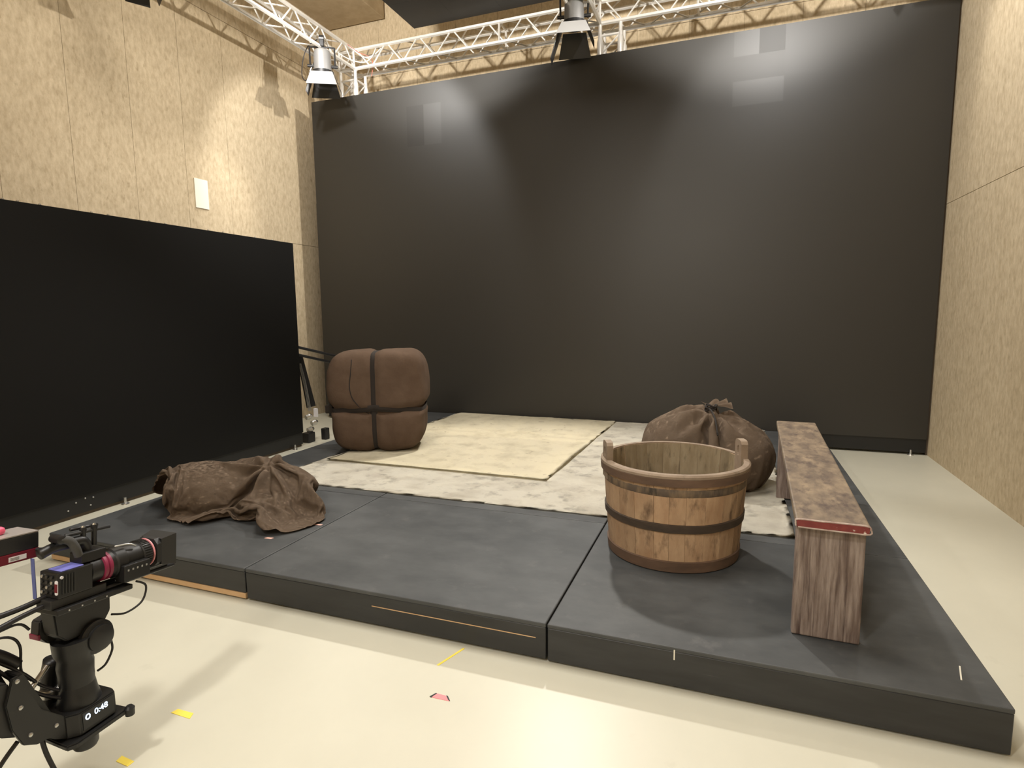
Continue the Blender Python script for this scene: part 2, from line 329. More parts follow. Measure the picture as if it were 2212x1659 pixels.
# ------------------------------------------------------------------ stage
dk_lab = [['black front stage deck with a raw timber bottom edge, behind the camera lens', 'middle front stage deck in black paint with a pale scratch along its face', 'black front stage deck carrying the wooden tub and the near bench leg']]
xs = [-3.965, -2.386, -0.705, 0.942]; ys = [2.278, 3.56, 4.72, 5.88, 6.985]
names = {1: 'second', 2: 'third', 3: 'rearmost'}
for j in range(4):
    for i in range(3):
        if j == 0: lab = dk_lab[0][i]
        else: lab = 'black stage deck in the %s row, %s' % (names[j], ('beside the low screen', 'under the middle of the canvas', 'along the open side by the bench')[i])
        g = 0.004 if i < 2 else 0.0
        d = empty('stage_deck', ((xs[i] + xs[i + 1]) / 2, (ys[j] + ys[j + 1]) / 2, 0), label=lab, cat='stage deck', group='black decks of the low stage')
        hx, hy = (xs[i + 1] - xs[i]) / 2, (ys[j + 1] - ys[j]) / 2
        dz = (0, 0.0, -0.002)[i]
        zlo = 0.014
        if j == 0: zlo = (0.040, 0.012, 0.008)[i]
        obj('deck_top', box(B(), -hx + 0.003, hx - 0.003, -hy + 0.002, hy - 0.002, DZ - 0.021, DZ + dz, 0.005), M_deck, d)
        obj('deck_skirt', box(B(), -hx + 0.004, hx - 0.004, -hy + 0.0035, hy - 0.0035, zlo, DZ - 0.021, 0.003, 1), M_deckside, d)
        if j == 0 and i == 0: obj('raw_edge', box(B(), -hx + 0.006, hx - 0.004, -hy + 0.001, -hy + 0.03, 0.012, 0.039), M_raw, d)
        if j == 0 and i == 1: obj('scratch', box(B(), -0.05, hx - 0.05, -hy + 0.0022, -hy + 0.0036, 0.104, 0.108), M_raw, d)
        if j == 0 and i == 2:
            obj('chalk_tick', box(B(), -0.29, -0.285, -hy + 0.001, -hy + 0.0034, DZ - 0.055, DZ - 0.012), M_white, d)
            bm = B(); box(bm, -0.0025, 0.0025, -0.05, 0.05, 0, 0.002); obj('paint_scratch', bm, M_white, d, loc=(0.72, -0.46, DZ - 0.0025), rot=(0, 0, R(-14)))
        for sx in (-1, 1):
            for sy in (-1, 1):
                obj('deck_foot', box(B(), sx * (hx - 0.07) - 0.03, sx * (hx - 0.07) + 0.03, sy * (hy - 0.07) - 0.03, sy * (hy - 0.07) + 0.03, 0, zlo + 0.005), M_blackm, d)

# canvas floor cloths
def sheet(name, corners, nx, ny, z, m, label, edge=0.012, wav=0.004, lift=None, ripples=()):
    bm = B(); c = [Vector((*p, 0)) for p in corners]; rows = []
    for j in range(ny + 1):
        v = j / ny; row = []
        for i in range(nx + 1):
            u = i / nx
            p = (c[0] * (1 - u) + c[1] * u) * (1 - v) + (c[3] * (1 - u) + c[2] * u) * v
            if i in (0, nx): p.x += edge * noise.noise((p.x * 2, p.y * 2.5, 1.7)) + edge * 0.2 * noise.noise((p.x, p.y * 9, 4))
            if j in (0, ny): p.y += edge * noise.noise((p.x * 2.5, p.y * 2, 9.2)) + edge * 0.2 * noise.noise((p.x * 9, p.y, 4))
            h = wav * (0.5 + 0.5 * noise.noise((p.x * 2.3, p.y * 2.3, 3))) + 0.4 * wav * (1 + noise.noise((p.x * 9, p.y * 9, 6)))
            for (ya, amp, wd) in ripples: h += amp * math.exp(-((p.y - ya - 0.02 * noise.noise((p.x * 3, 0, 0))) / wd) ** 2)
            if lift: h += lift(u, v)
            row.append(bm.verts.new((p.x, p.y, z + h)))
        rows.append(row)
    for j in range(ny):
        for i in range(nx): bm.faces.new((rows[j][i], rows[j][i + 1], rows[j + 1][i + 1], rows[j + 1][i]))
    r = bmesh.ops.solidify(bm, geom=list(bm.faces), thickness=0.003)
    return tag(obj(name, bm, m, None, True), label, 'floor cloth')
sheet('floor_cloth', [(-3.535, 3.66), (0.40, 3.66), (0.40, 6.985), (-3.40, 6.985)], 90, 70, DZ + 0.0035, M_canvas, 'large stone-painted canvas sheet spread on the stage under the bale, tub sack and bench', ripples=((5.75, 0.006, 0.05),))
sheet('floor_cloth', [(-3.44, 4.315), (-1.335, 4.30), (-1.262, 6.98), (-3.36, 6.98)], 60, 60, DZ + 0.013, M_canvas2, 'smaller yellowish canvas sheet laid on top, under the tied bale', edge=0.016,
      lift=lambda u, v: 0.020 * max(0, (u - 0.90) / 0.10) * max(0, 1 - abs(v - 0.28) / 0.28) + 0.006 * max(0, 1 - v / 0.05), ripples=((5.78, 0.010, 0.05), (6.0, 0.006, 0.04)))

# ------------------------------------------------------------------ bench
bench = empty('bench', (0.40, 2.50, DZ), R(-2.0), label='long worn wooden bench with two plank legs at the right of the stage', cat='bench')
SZ = 0.69 - DZ
def plank(x0, x1, y0, y1, z0, z1, bev, seed, nseg, axis):
    bm = B(); box(bm, x0, x1, y0, y1, z0, z1, bev, 2)
    return bm
obj('seat', plank(-0.130, 0.130, 0.006, 2.24, SZ - 0.036, SZ, 0.007, 1, 0, 'y'), M_seat, bench)
bm = B(); prism(bm, [(-0.124, 0.0065, SZ - 0.034), (0.126, 0.0065, SZ - 0.034), (0.128, 0.0065, SZ - 0.012), (0.118, 0.0065, SZ - 0.004), (-0.120, 0.0065, SZ - 0.004), (-0.127, 0.0065, SZ - 0.012)], (0, -0.006, 0))
obj('end_grain', bm, M_redend, bench)
def chip_strip(pts):
    bm = B(); tube(bm, pts, 0.0035, 6, 3); return bm
obj('seat_edge', chip_strip([(-0.129, 0.002, SZ - 0.030), (-0.130, 0.001, SZ - 0.015), (-0.122, 0.001, SZ - 0.002), (-0.04, 0.001, SZ - 0.002), (0.05, 0.002, SZ - 0.001), (0.12, 0.001, SZ - 0.002), (0.131, 0.001, SZ - 0.014), (0.129, 0.002, SZ - 0.034), (0.06, 0.001, SZ - 0.035), (-0.05, 0.001, SZ - 0.035), (-0.12, 0.001, SZ - 0.034)]), M_chip, bench)
obj('leg', box(B(), -0.124, 0.124, 0.040, 0.085, 0, SZ - 0.036, 0.006), M_leg, bench)
obj('leg', box(B(), -0.124, 0.124, 1.93, 1.975, 0.004, SZ - 0.036, 0.006), M_leg, bench)

# ------------------------------------------------------------------ wooden tub
tub = empty('wooden_tub', (-0.275, 3.32, DZ), label='round wooden stave tub with two upright ear handles on the front deck', cat='tub')
TB, TT, TH, TK = 0.352, 0.392, 0.52, 0.026
NS = 26
rs = random.Random(4)
ang = [0]
for k in range(NS): ang.append(ang[-1] + rs.uniform(0.75, 1.3))
ang = [a / ang[-1] * 2 * pi for a in ang]
def rad(z): return TB + (TT - TB) * (z / TH) ** 0.9
EAR = []
for target in (R(196), R(16)):
    EAR.append(min(range(NS), key=lambda k: abs(((ang[k] + ang[k + 1]) / 2 - target + pi) % (2 * pi) - pi)))
for k in range(NS):
    a0, a1 = ang[k] + 0.0014, ang[k + 1] - 0.0014
    zs_ = [0, 0.12, 0.30, 0.44, TH] ; bm = B(); L = []
    top = TH + rs.uniform(-0.003, 0.003); off = rs.uniform(-0.0015, 0.0015)
    for z in zs_:
        z = top if z == TH else z
        ro = rad(min(z, TH)) + off; ring = []
        for a in (a0, (a0 + a1) / 2, a1): ring.append(bm.verts.new((ro * cos(a), ro * sin(a), z)))
        for a in (a1, (a0 + a1) / 2, a0): ring.append(bm.verts.new(((ro - TK) * cos(a), (ro - TK) * sin(a), z)))
        L.append(ring)
    for p, q in zip(L, L[1:]):
        for i in range(6): bm.faces.new((p[i], p[(i + 1) % 6], q[(i + 1) % 6], q[i]))
    bm.faces.new(L[0][::-1]); bm.faces.new(L[-1])
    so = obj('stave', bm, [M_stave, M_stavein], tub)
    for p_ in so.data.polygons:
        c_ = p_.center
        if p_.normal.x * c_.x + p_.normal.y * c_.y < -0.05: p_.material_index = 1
for e, k in enumerate(EAR):      # ear handles growing out of two opposite staves, each with a hand hole
    a = (ang[k] + ang[k + 1]) / 2; wd = 0.052; r0 = TT - 0.016
    t = Vector((-sin(a), cos(a), 0)); n = Vector((cos(a), sin(a), 0)); hh = 0.105
    def P(s, z): return n * (r0 - 0.022) + t * s + Vector((0, 0, z))
    outer = [P(-wd, TH - 0.10), P(-wd, TH + hh - 0.02), P(-wd + 0.012, TH + hh - 0.004), P(-0.02, TH + hh), P(0.02, TH + hh), P(wd - 0.012, TH + hh - 0.004), P(wd, TH + hh - 0.02), P(wd, TH - 0.10)]
    hole = [P(0.018 * sin(q), TH + 0.043 + 0.030 * cos(q)) for q in [2 * pi * i / 12 for i in range(12)]]
    bm = B(); th = n * 0.036
    vo = [bm.verts.new(p) for p in outer]; vh = [bm.verts.new(p) for p in hole]
    es = [bm.edges.new((vo[i], vo[(i + 1) % 8])) for i in range(8)] + [bm.edges.new((vh[i], vh[(i + 1) % 12])) for i in range(12)]
    r = bmesh.ops.triangle_fill(bm, edges=es, use_beauty=True)
    fs = [f for f in r['geom'] if isinstance(f, bmesh.types.BMFace)]
    ex = bmesh.ops.extrude_face_region(bm, geom=fs)
    bmesh.ops.translate(bm, vec=th, verts=[v for v in ex['geom'] if isinstance(v, bmesh.types.BMVert)])
    bmesh.ops.recalc_face_normals(bm, faces=list(bm.faces))
    obj('ear_handle', bm, M_staveR, tub)
def hoop(z0, z1, m, t=0.007, name='hoop', ro=None, wob=0.0):
    bm = B(); n = 64; L = []
    for i in range(n):
        a = 2 * pi * i / n; dzz = wob * noise.noise((3 * cos(a), 3 * sin(a), z0 * 9)); ring = []
        for z, q in ((z0, 0.0), (z0 + 0.004, t), (z1 - 0.004, t), (z1, 0.0), (z1, -0.01), (z0, -0.01)):
            r_ = (rad(z) if ro is None else ro) + q; ring.append(bm.verts.new((r_ * cos(a), r_ * sin(a), z + dzz)))
        L.append(ring)
    for i in range(n):
        p, q = L[i], L[(i + 1) % n]
        for k in range(6): bm.faces.new((p[k], q[k], q[(k + 1) % 6], p[(k + 1) % 6]))
    bmesh.ops.recalc_face_normals(bm, faces=list(bm.faces))
    return obj(name, bm, m, tub, 2)
hoop(TH - 0.058, TH - 0.012, M_hoop, 0.015, 'rim_band')
hoop(TH - 0.112, TH - 0.072, M_stain, 0.0022, 'worn_band')
hoop(0.215, 0.262, M_hoopd, 0.008, wob=0.003)
hoop(0.0, 0.062, M_hoop, 0.007)
bm = B(); L = []
for i in range(64):
    a = 2 * pi * i / 64; L.append([bm.verts.new((r_ * cos(a), r_ * sin(a), z)) for r_, z in ((TT + 0.012, TH - 0.014), (TT + 0.012, TH - 0.002), (TT + 0.004, TH + 0.006), (TT - 0.024, TH + 0.006), (TT - 0.024, TH - 0.014))])
for i in range(64):
    p, q = L[i], L[(i + 1) % 64]
    for k in range(5): bm.faces.new((p[k], q[k], q[(k + 1) % 5], p[(k + 1) % 5]))
bmesh.ops.recalc_face_normals(bm, faces=list(bm.faces)); obj('rim', bm, M_staveR, tub, 2)
obj('bottom_board', lathe(B(), (0, 0, 0.03), (0, 0, 1), [(0, TB - 0.03), (0.025, TB - 0.028)], 32), M_stave, tub)

# ------------------------------------------------------------------ tied bale
bale = empty('cloth_bale', (-3.235, 4.93, DZ + 0.018), R(22), label='square upright brown cloth bale tied crosswise, standing on the canvas', cat='bale')
HX, HY, HZ = 0.470, 0.30, 0.490
def bale_pt(d):
    p = 5.0; n = (abs(d.x) ** p + abs(d.y) ** p + abs(d.z) ** p) ** (1 / p); q = d / n
    x, y, z = q.x * HX, q.y * HY, q.z * HZ
    gz = z + 0.075 + 0.02 * cos(x * 5)
    gv = math.exp(-((x + 0.02) / 0.045) ** 2); gh = math.exp(-(gz / 0.040) ** 2)
    pil = 1 + 0.035 * noise.noise((x * 3, y * 3, z * 3)) + 0.012 * noise.noise((x * 9, y * 9, z * 9))
    low = 1 - 0.045 * max(0, min(1, -gz / 0.1)) + 0.03 * max(0, 1 - abs(gz - 0.16) / 0.3)
    s = 1
    f = Vector((x * pil * low * (1 - 0.09 * gh), y * pil * (1 - 0.12 * max(gv, gh)), z * pil * (1 - 0.055 * gv)))
    f.z = max(f.z + HZ, 0.0); return f
bm = B(); bmesh.ops.create_cube(bm, size=2.0)
bmesh.ops.subdivide_edges(bm, edges=list(bm.edges), cuts=47, use_grid_fill=True)
for v in bm.verts: v.co = bale_pt(v.co)
obj('wrapping', bm, M_bale, bale, True)
def loop_on_bale(fn, n=96, off=0.004):
    pts = []
    for i in range(n + 1):
        d = fn(2 * pi * i / n); pts.append(bale_pt(d) + Vector((d.x * 0.3, d.y, d.z * 0.3)).normalized() * off)
    return pts
def band(pts, wdir, hw, th):
    bm = B(); rows = []
    for p in pts: rows.append([bm.verts.new(Vector(p) + Vector(wdir) * s) for s in (-hw, 0, hw)])
    for a, b in zip(rows, rows[1:]):
        for k in range(2): bm.faces.new((a[k], a[k + 1], b[k + 1], b[k]))
    bmesh.ops.recalc_face_normals(bm, faces=list(bm.faces)); bmesh.ops.solidify(bm, geom=list(bm.faces), thickness=th); return bm
obj('strap', band(loop_on_bale(lambda t: Vector((-0.042, cos(t), sin(t))), off=0.008), (1, 0, 0), 0.034, 0.004), M_strap, bale, True)
obj('strap', band(loop_on_bale(lambda t: Vector((cos(t), sin(t), -0.15 - 0.03 * cos(2 * t))), off=0.008), (0, 0, 1), 0.030, 0.004), M_strap, bale, True)
def bale_front(x, z):   # point on the front face (facing the viewer)
    return bale_pt(Vector((x, -1, z))) + Vector((0, -0.002, 0))
obj('seam_cord', tube(B(), [bale_front(a, b) for a, b in ((-0.50, 0.93), (-0.47, 0.78), (-0.46, 0.55), (-0.48, 0.32), (-0.44, 0.12), (-0.36, -0.02), (-0.28, -0.13), (-0.16, -0.22), (-0.06, -0.26))], 0.0045, 6, 5), M_cord, bale)
obj('strap_tail', box(B(), -0.50, -0.43, -0.20, -0.04, 0.375, 0.455, 0.01), M_strap, bale)

# ------------------------------------------------------------------ sacks: cloth draped over their contents, then frozen as plain meshes
def drape(lumps, rx, ry, n, frames, grow, seed, z0, fold, gather):
    """returns the settled vertex grid; fold = (angle, freq across, freq along, amplitude), gather = (x, y, amplitude, count, radius)"""
    bm = B(); bmesh.ops.create_grid(bm, x_segments=1, y_segments=1, size=3)
    for (x, y, z, a, b, c) in lumps:
        r = bmesh.ops.create_icosphere(bm, subdivisions=3, radius=1)
        for v in r['verts']: v.co = Vector((x + v.co.x * a * (1 + .12 * noise.noise(v.co * 2 + Vector((seed, 0, 0)))), y + v.co.y * b, z + v.co.z * c))
    me = bpy.data.meshes.new('contents'); bm.to_mesh(me); bm.free(); co = bpy.data.objects.new('contents', me); C.objects.link(co)
    co.modifiers.new('collide', 'COLLISION'); co.collision.thickness_outer = .006; co.collision.cloth_friction = 12
    nx, ny = n, int(n * .8); V = []; fa, fs, ft, amp = fold; kx, ky, ka, kn, kr = gather
    for j in range(ny + 1):
        for i in range(nx + 1):
            u, v = (i / nx - .5) * 2, (j / ny - .5) * 2
            X = u * math.sqrt(1 - v * v / 2) * rx; Y = v * math.sqrt(1 - u * u / 2) * ry
            s_, t_ = X * sin(R(fa)) - Y * cos(R(fa)), X * cos(R(fa)) + Y * sin(R(fa))
            z = z0 + amp * noise.noise((s_ * fs, t_ * ft, seed)) + amp * .6 * noise.noise((s_ * fs * 2, t_ * ft * 2, seed + 5))
            dx, dy = X - kx, Y - ky; r = math.hypot(dx, dy)
            z += ka * cos(kn * math.atan2(dy, dx) + 2 * noise.noise((X * 3, Y * 3, 2))) * math.exp(-(r / kr) ** 2)
            V.append((X, Y, z))
    F = [(j * (nx + 1) + i, j * (nx + 1) + i + 1, (j + 1) * (nx + 1) + i + 1, (j + 1) * (nx + 1) + i) for j in range(ny) for i in range(nx)]
    me = bpy.data.meshes.new('drape'); me.from_pydata(V, [], F); ob = bpy.data.objects.new('drape', me); C.objects.link(ob)
    cl = ob.modifiers.new('cloth', 'CLOTH'); s = cl.settings
    s.quality = 6; s.mass = .25; s.tension_stiffness = 25; s.compression_stiffness = 25; s.shear_stiffness = 8; s.bending_stiffness = .25
    s.tension_damping = 10; s.compression_damping = 10; s.shear_damping = 8; s.bending_damping = .8; s.air_damping = 2; s.shrink_min = -grow
    k = cl.collision_settings; k.distance_min = .006; k.use_self_collision = True; k.self_distance_min = .006; k.collision_quality = 3; k.self_friction = 8
    cl.point_cache.frame_start = 1; cl.point_cache.frame_end = frames; SC.frame_start = 1; SC.frame_end = frames
    for f in range(1, frames + 1): SC.frame_set(f)
    ev = ob.evaluated_get(bpy.context.evaluated_depsgraph_get()); P = [v.co.copy() for v in ev.data.vertices]
    bpy.data.objects.remove(ob); bpy.data.objects.remove(co); SC.frame_set(1); SC.frame_end = 1
    return P, F
def cloth_obj(P, F, m, parent, th=0.004):
    bm = B(); V = [bm.verts.new(p) for p in P]
    for f in F: bm.faces.new([V[i] for i in f])
    bmesh.ops.solidify(bm, geom=list(bm.faces), thickness=-th)
    o = obj('sack_cloth', bm, m, parent, True); md = o.modifiers.new('smooth', 'SUBSURF'); md.levels = 1; md.render_levels = 1; return o
s1 = empty('empty_sack', (-3.20, 3.07, DZ + 0.001), R(0), label='slumped brown cloth sack, half empty, on the stage beside the low screen', cat='sack')
P1, F1 = drape([(-.26, -.04, .10, .38, .27, .21), (.02, .18, .10, .38, .16, .21), (.30, .02, .04, .22, .22, .11)], .58, .40, 84, 50, .55, 33, .34, (25, 6, 1.4, .06), (.1, .05, .035, 7, .25))
for p in P1: p.z = max(p.z * 0.95, 0.001)
cloth_obj(P1, F1, M_sack, s1)
s2 = empty('tied_sack', (-0.14, 4.72, DZ + 0.012), R(0), label='plump brown sack tied with black cord, lying behind the wooden tub', cat='sack')
P2, F2 = drape([(-.18, 0, .2, .34, .33, .32), (.22, -.02, .18, .28, .33, .28)], .60, .55, 60, 60, .4, 5, .62, (-20, 5, 2, .05), (.02, -.05, .05, 9, .25))
for p in P2:      # tuck the hem in under the load, so that the bag is full to the ground
    r_ = math.hypot(p.x, p.y); h_ = max(0, min(1, 1 - p.z / 0.27))
    q_ = (r_ if r_ < 0.42 else 0.42 + 0.10 * math.tanh((r_ - 0.42) / 0.10)) * (1 - 0.40 * h_ ** 1.8) / max(r_, 1e-6)
    p.x *= q_; p.y *= q_; p.z = max(0.002, (p.z - 0.11 * h_) * 1.02)
cloth_obj(P2, F2, M_sack, s2)
kz = max(p.z for p in P2 if math.hypot(p.x - 0.02, p.y + 0.05) < 0.06)
bm = B()
for k in range(4):
    a_ = k * 1.3; tube(bm, [(0.02 + 0.040 * cos(a_ + t), -0.05 + 0.034 * sin(a_ + t), kz - 0.01 + 0.010 * k + 0.008 * sin(3 * t)) for t in [i * 0.45 for i in range(12)]], 0.008, 6, 2)
tube(bm, [(0.0, -0.07, kz + 0.005), (0.03, -0.14, kz - 0.01), (0.06, -0.24, kz - 0.06), (0.08, -0.33, kz - 0.15)], 0.007, 6, 4)
obj('tie_cord', bm, M_cord, s2, True)
def fan(base, dirs, n=28, rows=6, seed=0, wavy=0.02):
    bm = B(); G = []
    for i in range(n + 1):
        u = i / n; b = Vector(base[0]).lerp(Vector(base[1]), u); k = u * (len(dirs) - 1); i0 = min(int(k), len(dirs) - 2); d = Vector(dirs[i0]).lerp(Vector(dirs[i0 + 1]), k - i0)
        col = []
        for j in range(rows + 1):
            v = j / rows; wv = wavy * v * (sin(u * 21 + seed) + 0.7 * noise.noise((u * 9, v * 3, seed))); ln = 1 + 0.10 * noise.noise((u * 8, seed, 5)) * v
            col.append(bm.verts.new(b + d * v * ln + Vector((0, 0, wv - 0.12 * abs(d.length) * v * v))))
        G.append(col)
    for a, b in zip(G, G[1:]):
        for j in range(rows): bm.faces.new((a[j], a[j + 1], b[j + 1], b[j]))
    bmesh.ops.solidify(bm, geom=list(bm.faces), thickness=0.004); return bm
obj('gathered_neck', fan([(0.0, -0.05, kz + 0.01), (0.05, -0.03, kz + 0.015)], [(-0.06, 0.07, 0.03), (0.05, 0.10, 0.05), (0.11, 0.03, 0.06), (0.13, -0.04, 0.02)], seed=2, wavy=0.014), M_sack, s2, True)

# ------------------------------------------------------------------ lighting truss
TS = 0.24; TZ = 4.88
def brace_mesh(length, r=0.010):
    k = ('br', round(length, 4), r)
    if k not in CACHE:
        bm = B(); cyl(bm, (0, 0, 0), (0, 0, length), r, n=6); me = bpy.data.meshes.new('brace'); bm.normal_update(); bm.to_mesh(me); bm.free(); me.materials.append(M_alu); CACHE[k] = me
    return CACHE[k]
def strut(name, p0, p1, parent, r=0.010):
    p0, p1 = Vector(p0), Vector(p1); d = p1 - p0
    o = bpy.data.objects.new(name, brace_mesh(d.length, r)); C.objects.link(o); o.parent = parent
    o.location = p0; o.rotation_euler = d.to_track_quat('Z', 'Y').to_euler(); return o
def truss(label, p, axis, length, name='lighting_truss', cat='truss', grp=None):
    """box truss; p = corner with lowest side coordinates; axis unit vector; local a,b = the two cross directions"""
    root = empty(name, p, label=label, cat=cat); ax = Vector(axis)
    a, b = (Vector((0, 1, 0)), Vector((0, 0, 1))) if abs(ax.x) > 0.5 else ((Vector((1, 0, 0)), Vector((0, 0, 1))) if abs(ax.y) > 0.5 else (Vector((1, 0, 0)), Vector((0, 1, 0))))
    cs_ = [Vector((0, 0, 0)), a * TS, a * TS + b * TS, b * TS]
    for c_ in cs_: strut('chord', c_, c_ + ax * length, root, 0.0245)
    n = int(length / TS); st = length / n
    for f in range(4):
        c0, c1 = cs_[f], cs_[(f + 1) % 4]
        for k in range(n):
            q0, q1 = (c0, c1) if (k + f // 2) % 2 == 0 else (c1, c0)
            strut('brace', q0 + ax * (k * st + 0.02), q1 + ax * ((k + 1) * st - 0.02), root)
    nj = max(1, round(length / 2.5))
    for k in range(nj + 1):
        t = min(max(k * length / nj, 0.02), length - 0.02)
        for f in range(4): strut('end_bar', cs_[f] + ax * t, cs_[(f + 1) % 4] + ax * t, root, 0.016)
    return root
truss('bright aluminium box truss running along the top of the tall screen', (-5.20, 7.25, TZ), (1, 0, 0), 7.12)
truss('bright aluminium box truss running along the left wall above the low screen', (-4.97 - TS, 2.4, TZ), (0, 1, 0), 4.85)
truss('aluminium box truss coming forward from the middle of the back truss', (-1.55 - TS, 4.6, TZ), (0, 1, 0), 2.65)
cpl = None
for xx, lab in ((-4.97 - TS, 'upright truss leg behind the left end of the tall screen'), (-1.55, 'upright truss leg behind the middle of the tall screen')):
    r_ = truss(lab, (xx, 7.25, 0.0), (0, 0, 1), TZ - 0.12, 'truss_tower', 'truss')
    for dx in (0, TS):
        for dy in (0, TS):
            bm = B(); lathe(bm, (dx, dy, TZ - 0.40), (0, 0, 1), [(0, 0.026), (0.02, 0.036), (0.20, 0.036), (0.24, 0.022), (0.38, 0.022)], 12)
            obj('coupler', bm, M_alu, r_, 2)
    obj('base_plate', box(B(), -0.1, TS + 0.1, -0.1, TS + 0.1, 0.0, 0.012), M_blackm, r_)

# lamps
def lamp(loc, rz, label, s=1.0, tilt=0.0, off=0.36, flaps=(0.17, 0.22, 0.20, 0.20), light=True):
    root = empty('stage_lamp', loc, rz, label=label, cat='lamp', group='barn door lamps on the truss')
    root.rotation_euler = (tilt, 0, rz)
    bm = B(); lathe(bm, (0, 0, 0.30 * s), (0, 0, -1), [(0, 0.06 * s), (0.02 * s, 0.095 * s), (0.06 * s, 0.105 * s), (0.29 * s, 0.112 * s)], 28)
    obj('housing', bm, M_lampbody, root, 2)
    bm = B(); lathe(bm, (0, 0, 0.035 * s), (0, 0, -1), [(0, 0.113 * s), (0.003, 0.132 * s), (0.045 * s, 0.132 * s), (0.048 * s, 0.10 * s)], 28, caps=False)
    obj('front_ring', bm, M_black, root, 2)
    obj('lens', lathe(B(), (0, 0, 0.012 * s), (0, 0, -1), [(0, 0.108 * s), (0.006 * s, 0.10 * s)], 24), M_steel, root)
    top, bot = 0.145 * s, 0.20 * s
    for k in range(4):
        q = Matrix.Rotation(k * pi / 2, 3, 'Z'); ln = flaps[k] * s; w0, w1 = 0.13 * s, (0.185 if k in (0, 2) else 0.15) * s
        pts = [q @ Vector((-w0, -top, -0.012 * s)), q @ Vector((w0, -top, -0.012 * s)), q @ Vector((w1, -top - ln * 0.36, -0.012 * s - ln)), q @ Vector((-w1, -top - ln * 0.36, -0.012 * s - ln))]
        if k in (1, 3): pts[2] = pts[2].lerp(pts[3], 0.35); 
        f_ = obj('barn_door', prism(B(), pts, q @ Vector((0, 0.003, 0))), M_black, root)
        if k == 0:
            obj('lit_face', prism(B(), [p + q @ Vector((0, -0.001, 0)) for p in pts], q @ Vector((0, -0.002, 0))), M_flaplit, f_)  # light on the near flap, painted as a pale face
    yk = [(-0.15 * s, 0, 0.08 * s), (-0.152 * s, 0, off - 0.03), (-0.135 * s, 0, off - 0.005), (0, 0, off), (0.135 * s, 0, off - 0.005), (0.152 * s, 0, off - 0.03), (0.15 * s, 0, 0.08 * s)]
    obj('yoke', tube(B(), yk, 0.011, 8, 3), M_black, root)
    for sx in (-1, 1): obj('pivot_knob', cyl(B(), (sx * 0.11 * s, 0, 0.10 * s), (sx * 0.185 * s, 0, 0.10 * s), 0.018, n=10), M_black, root)
    bm = B(); box(bm, -0.028, 0.028, -0.035, 0.035, off + 0.004, off + 0.085, 0.006); lathe(bm, (-0.03, 0, off + 0.10), (1, 0, 0), [(0, 0.042), (0.06, 0.042)], 16)
    obj('clamp', bm, M_black, root)
    return root
l1 = lamp((-4.95, 6.52, TZ - 0.34), R(30), 'stage lamp with barn doors hanging from the left truss near the corner', 1.0, off=0.33)
obj('power_cable', tube(B(), [(-0.10, 0.0, 0.16), (-0.20, 0.02, -0.06), (-0.26, 0.02, -0.02), (-0.24, 0.03, 0.18), (-0.17, 0.02, 0.34), (-0.05, 0.0, 0.42)], 0.006, 6, 6), M_cable, l1)
obj('power_cable', tube(B(), [(-0.12, 0.0, 0.12), (-0.17, 0.01, 0.0), (-0.14, 0.01, -0.08), (-0.09, 0.01, -0.10)], 0.007, 6, 6), M_wcable, l1)
l2 = lamp((-1.725, 6.70, TZ - 0.23), R(12), 'stage lamp with open barn doors hanging at the middle of the back truss', 1.0, off=0.42, flaps=(0.13, 0.22, 0.24, 0.32))
obj('plug', box(B(), 0.03, 0.08, -0.05, 0.0, 0.29, 0.37, 0.005), M_rcable, l2)
lamp((1.52, 6.66, TZ - 0.16), R(-12), 'stage lamp at the right end of the back truss, only its barn doors in view', 1.0, off=0.34, flaps=(0.16, 0.20, 0.20, 0.26))
lamp((-5.00, 4.02, TZ - 0.30), R(-30), 'stage lamp on the left truss with just one barn door tip in view', 1.0, off=0.38, flaps=(0.2, 0.2, 0.2, 0.22))
tag(obj('truss_cable', tube(B(), [(-4.97, 6.9, 5.13), (-4.95, 7.12, 5.11), (-4.83, 7.28, 5.02), (-4.66, 7.30, 5.05), (-4.5, 7.27, 5.14)], 0.009, 6, 6), M_wcable), 'white cable drooping across the truss corner', 'cable')
tag(obj('truss_cable', tube(B(), [(-4.98, 6.3, 5.10), (-4.99, 6.6, 4.99), (-4.96, 7.0, 4.94), (-4.86, 7.26, 4.95), (-4.72, 7.28, 5.0), (-4.62, 7.26, 5.12)], 0.008, 6, 6), M_wcable), 'white cable looping low through the truss corner beside the left lamp', 'cable')
tag(obj('truss_cable', tube(B(), [(-4.98, 6.95, 5.15), (-4.9, 7.22, 5.08), (-4.76, 7.33, 5.02), (-4.74, 7.33, 4.9), (-4.76, 7.33, 4.78)], 0.004, 6, 6), M_rcable), 'thin red cable hanging at the truss corner', 'cable')

# support frame behind the low screen
st = empty('screen_brace', (-4.85, 5.55, 0), label='black folding support frame at the far end of the low screen', cat='support frame')
obj('brace_tube', tube(B(), [(0.12, -0.1, 1.16), (0.30, 0.55, 0.98)], 0.016, 8, 1), M_black, st)
obj('brace_tube', tube(B(), [(0.12, -0.1, 1.07), (0.28, 0.52, 0.90)], 0.016, 8, 1), M_black, st)
obj('knuckle', lathe(B(), (0.30, 0.52, 0.87), (0, 0, 1), [(0, 0.03), (0.02, 0.045), (0.11, 0.045), (0.13, 0.03)], 12), M_black, st, 2)
bm = B(); prism(bm, [(0.05, 0.02, 1.05), (0.10, 0.06, 1.02), (0.16, 0.17, 0.42), (0.09, 0.10, 0.40)], (0.0, 0.012, 0)); obj('gusset', bm, M_black, st)
for k in range(3): obj('wire', tube(B(), [(0.10 + 0.012 * k, 0.0, 0.95), (0.13 + 0.015 * k, 0.03, 0.7), (0.16 + 0.018 * k, 0.05, 0.38)], 0.005, 6, 3), M_steel, st)
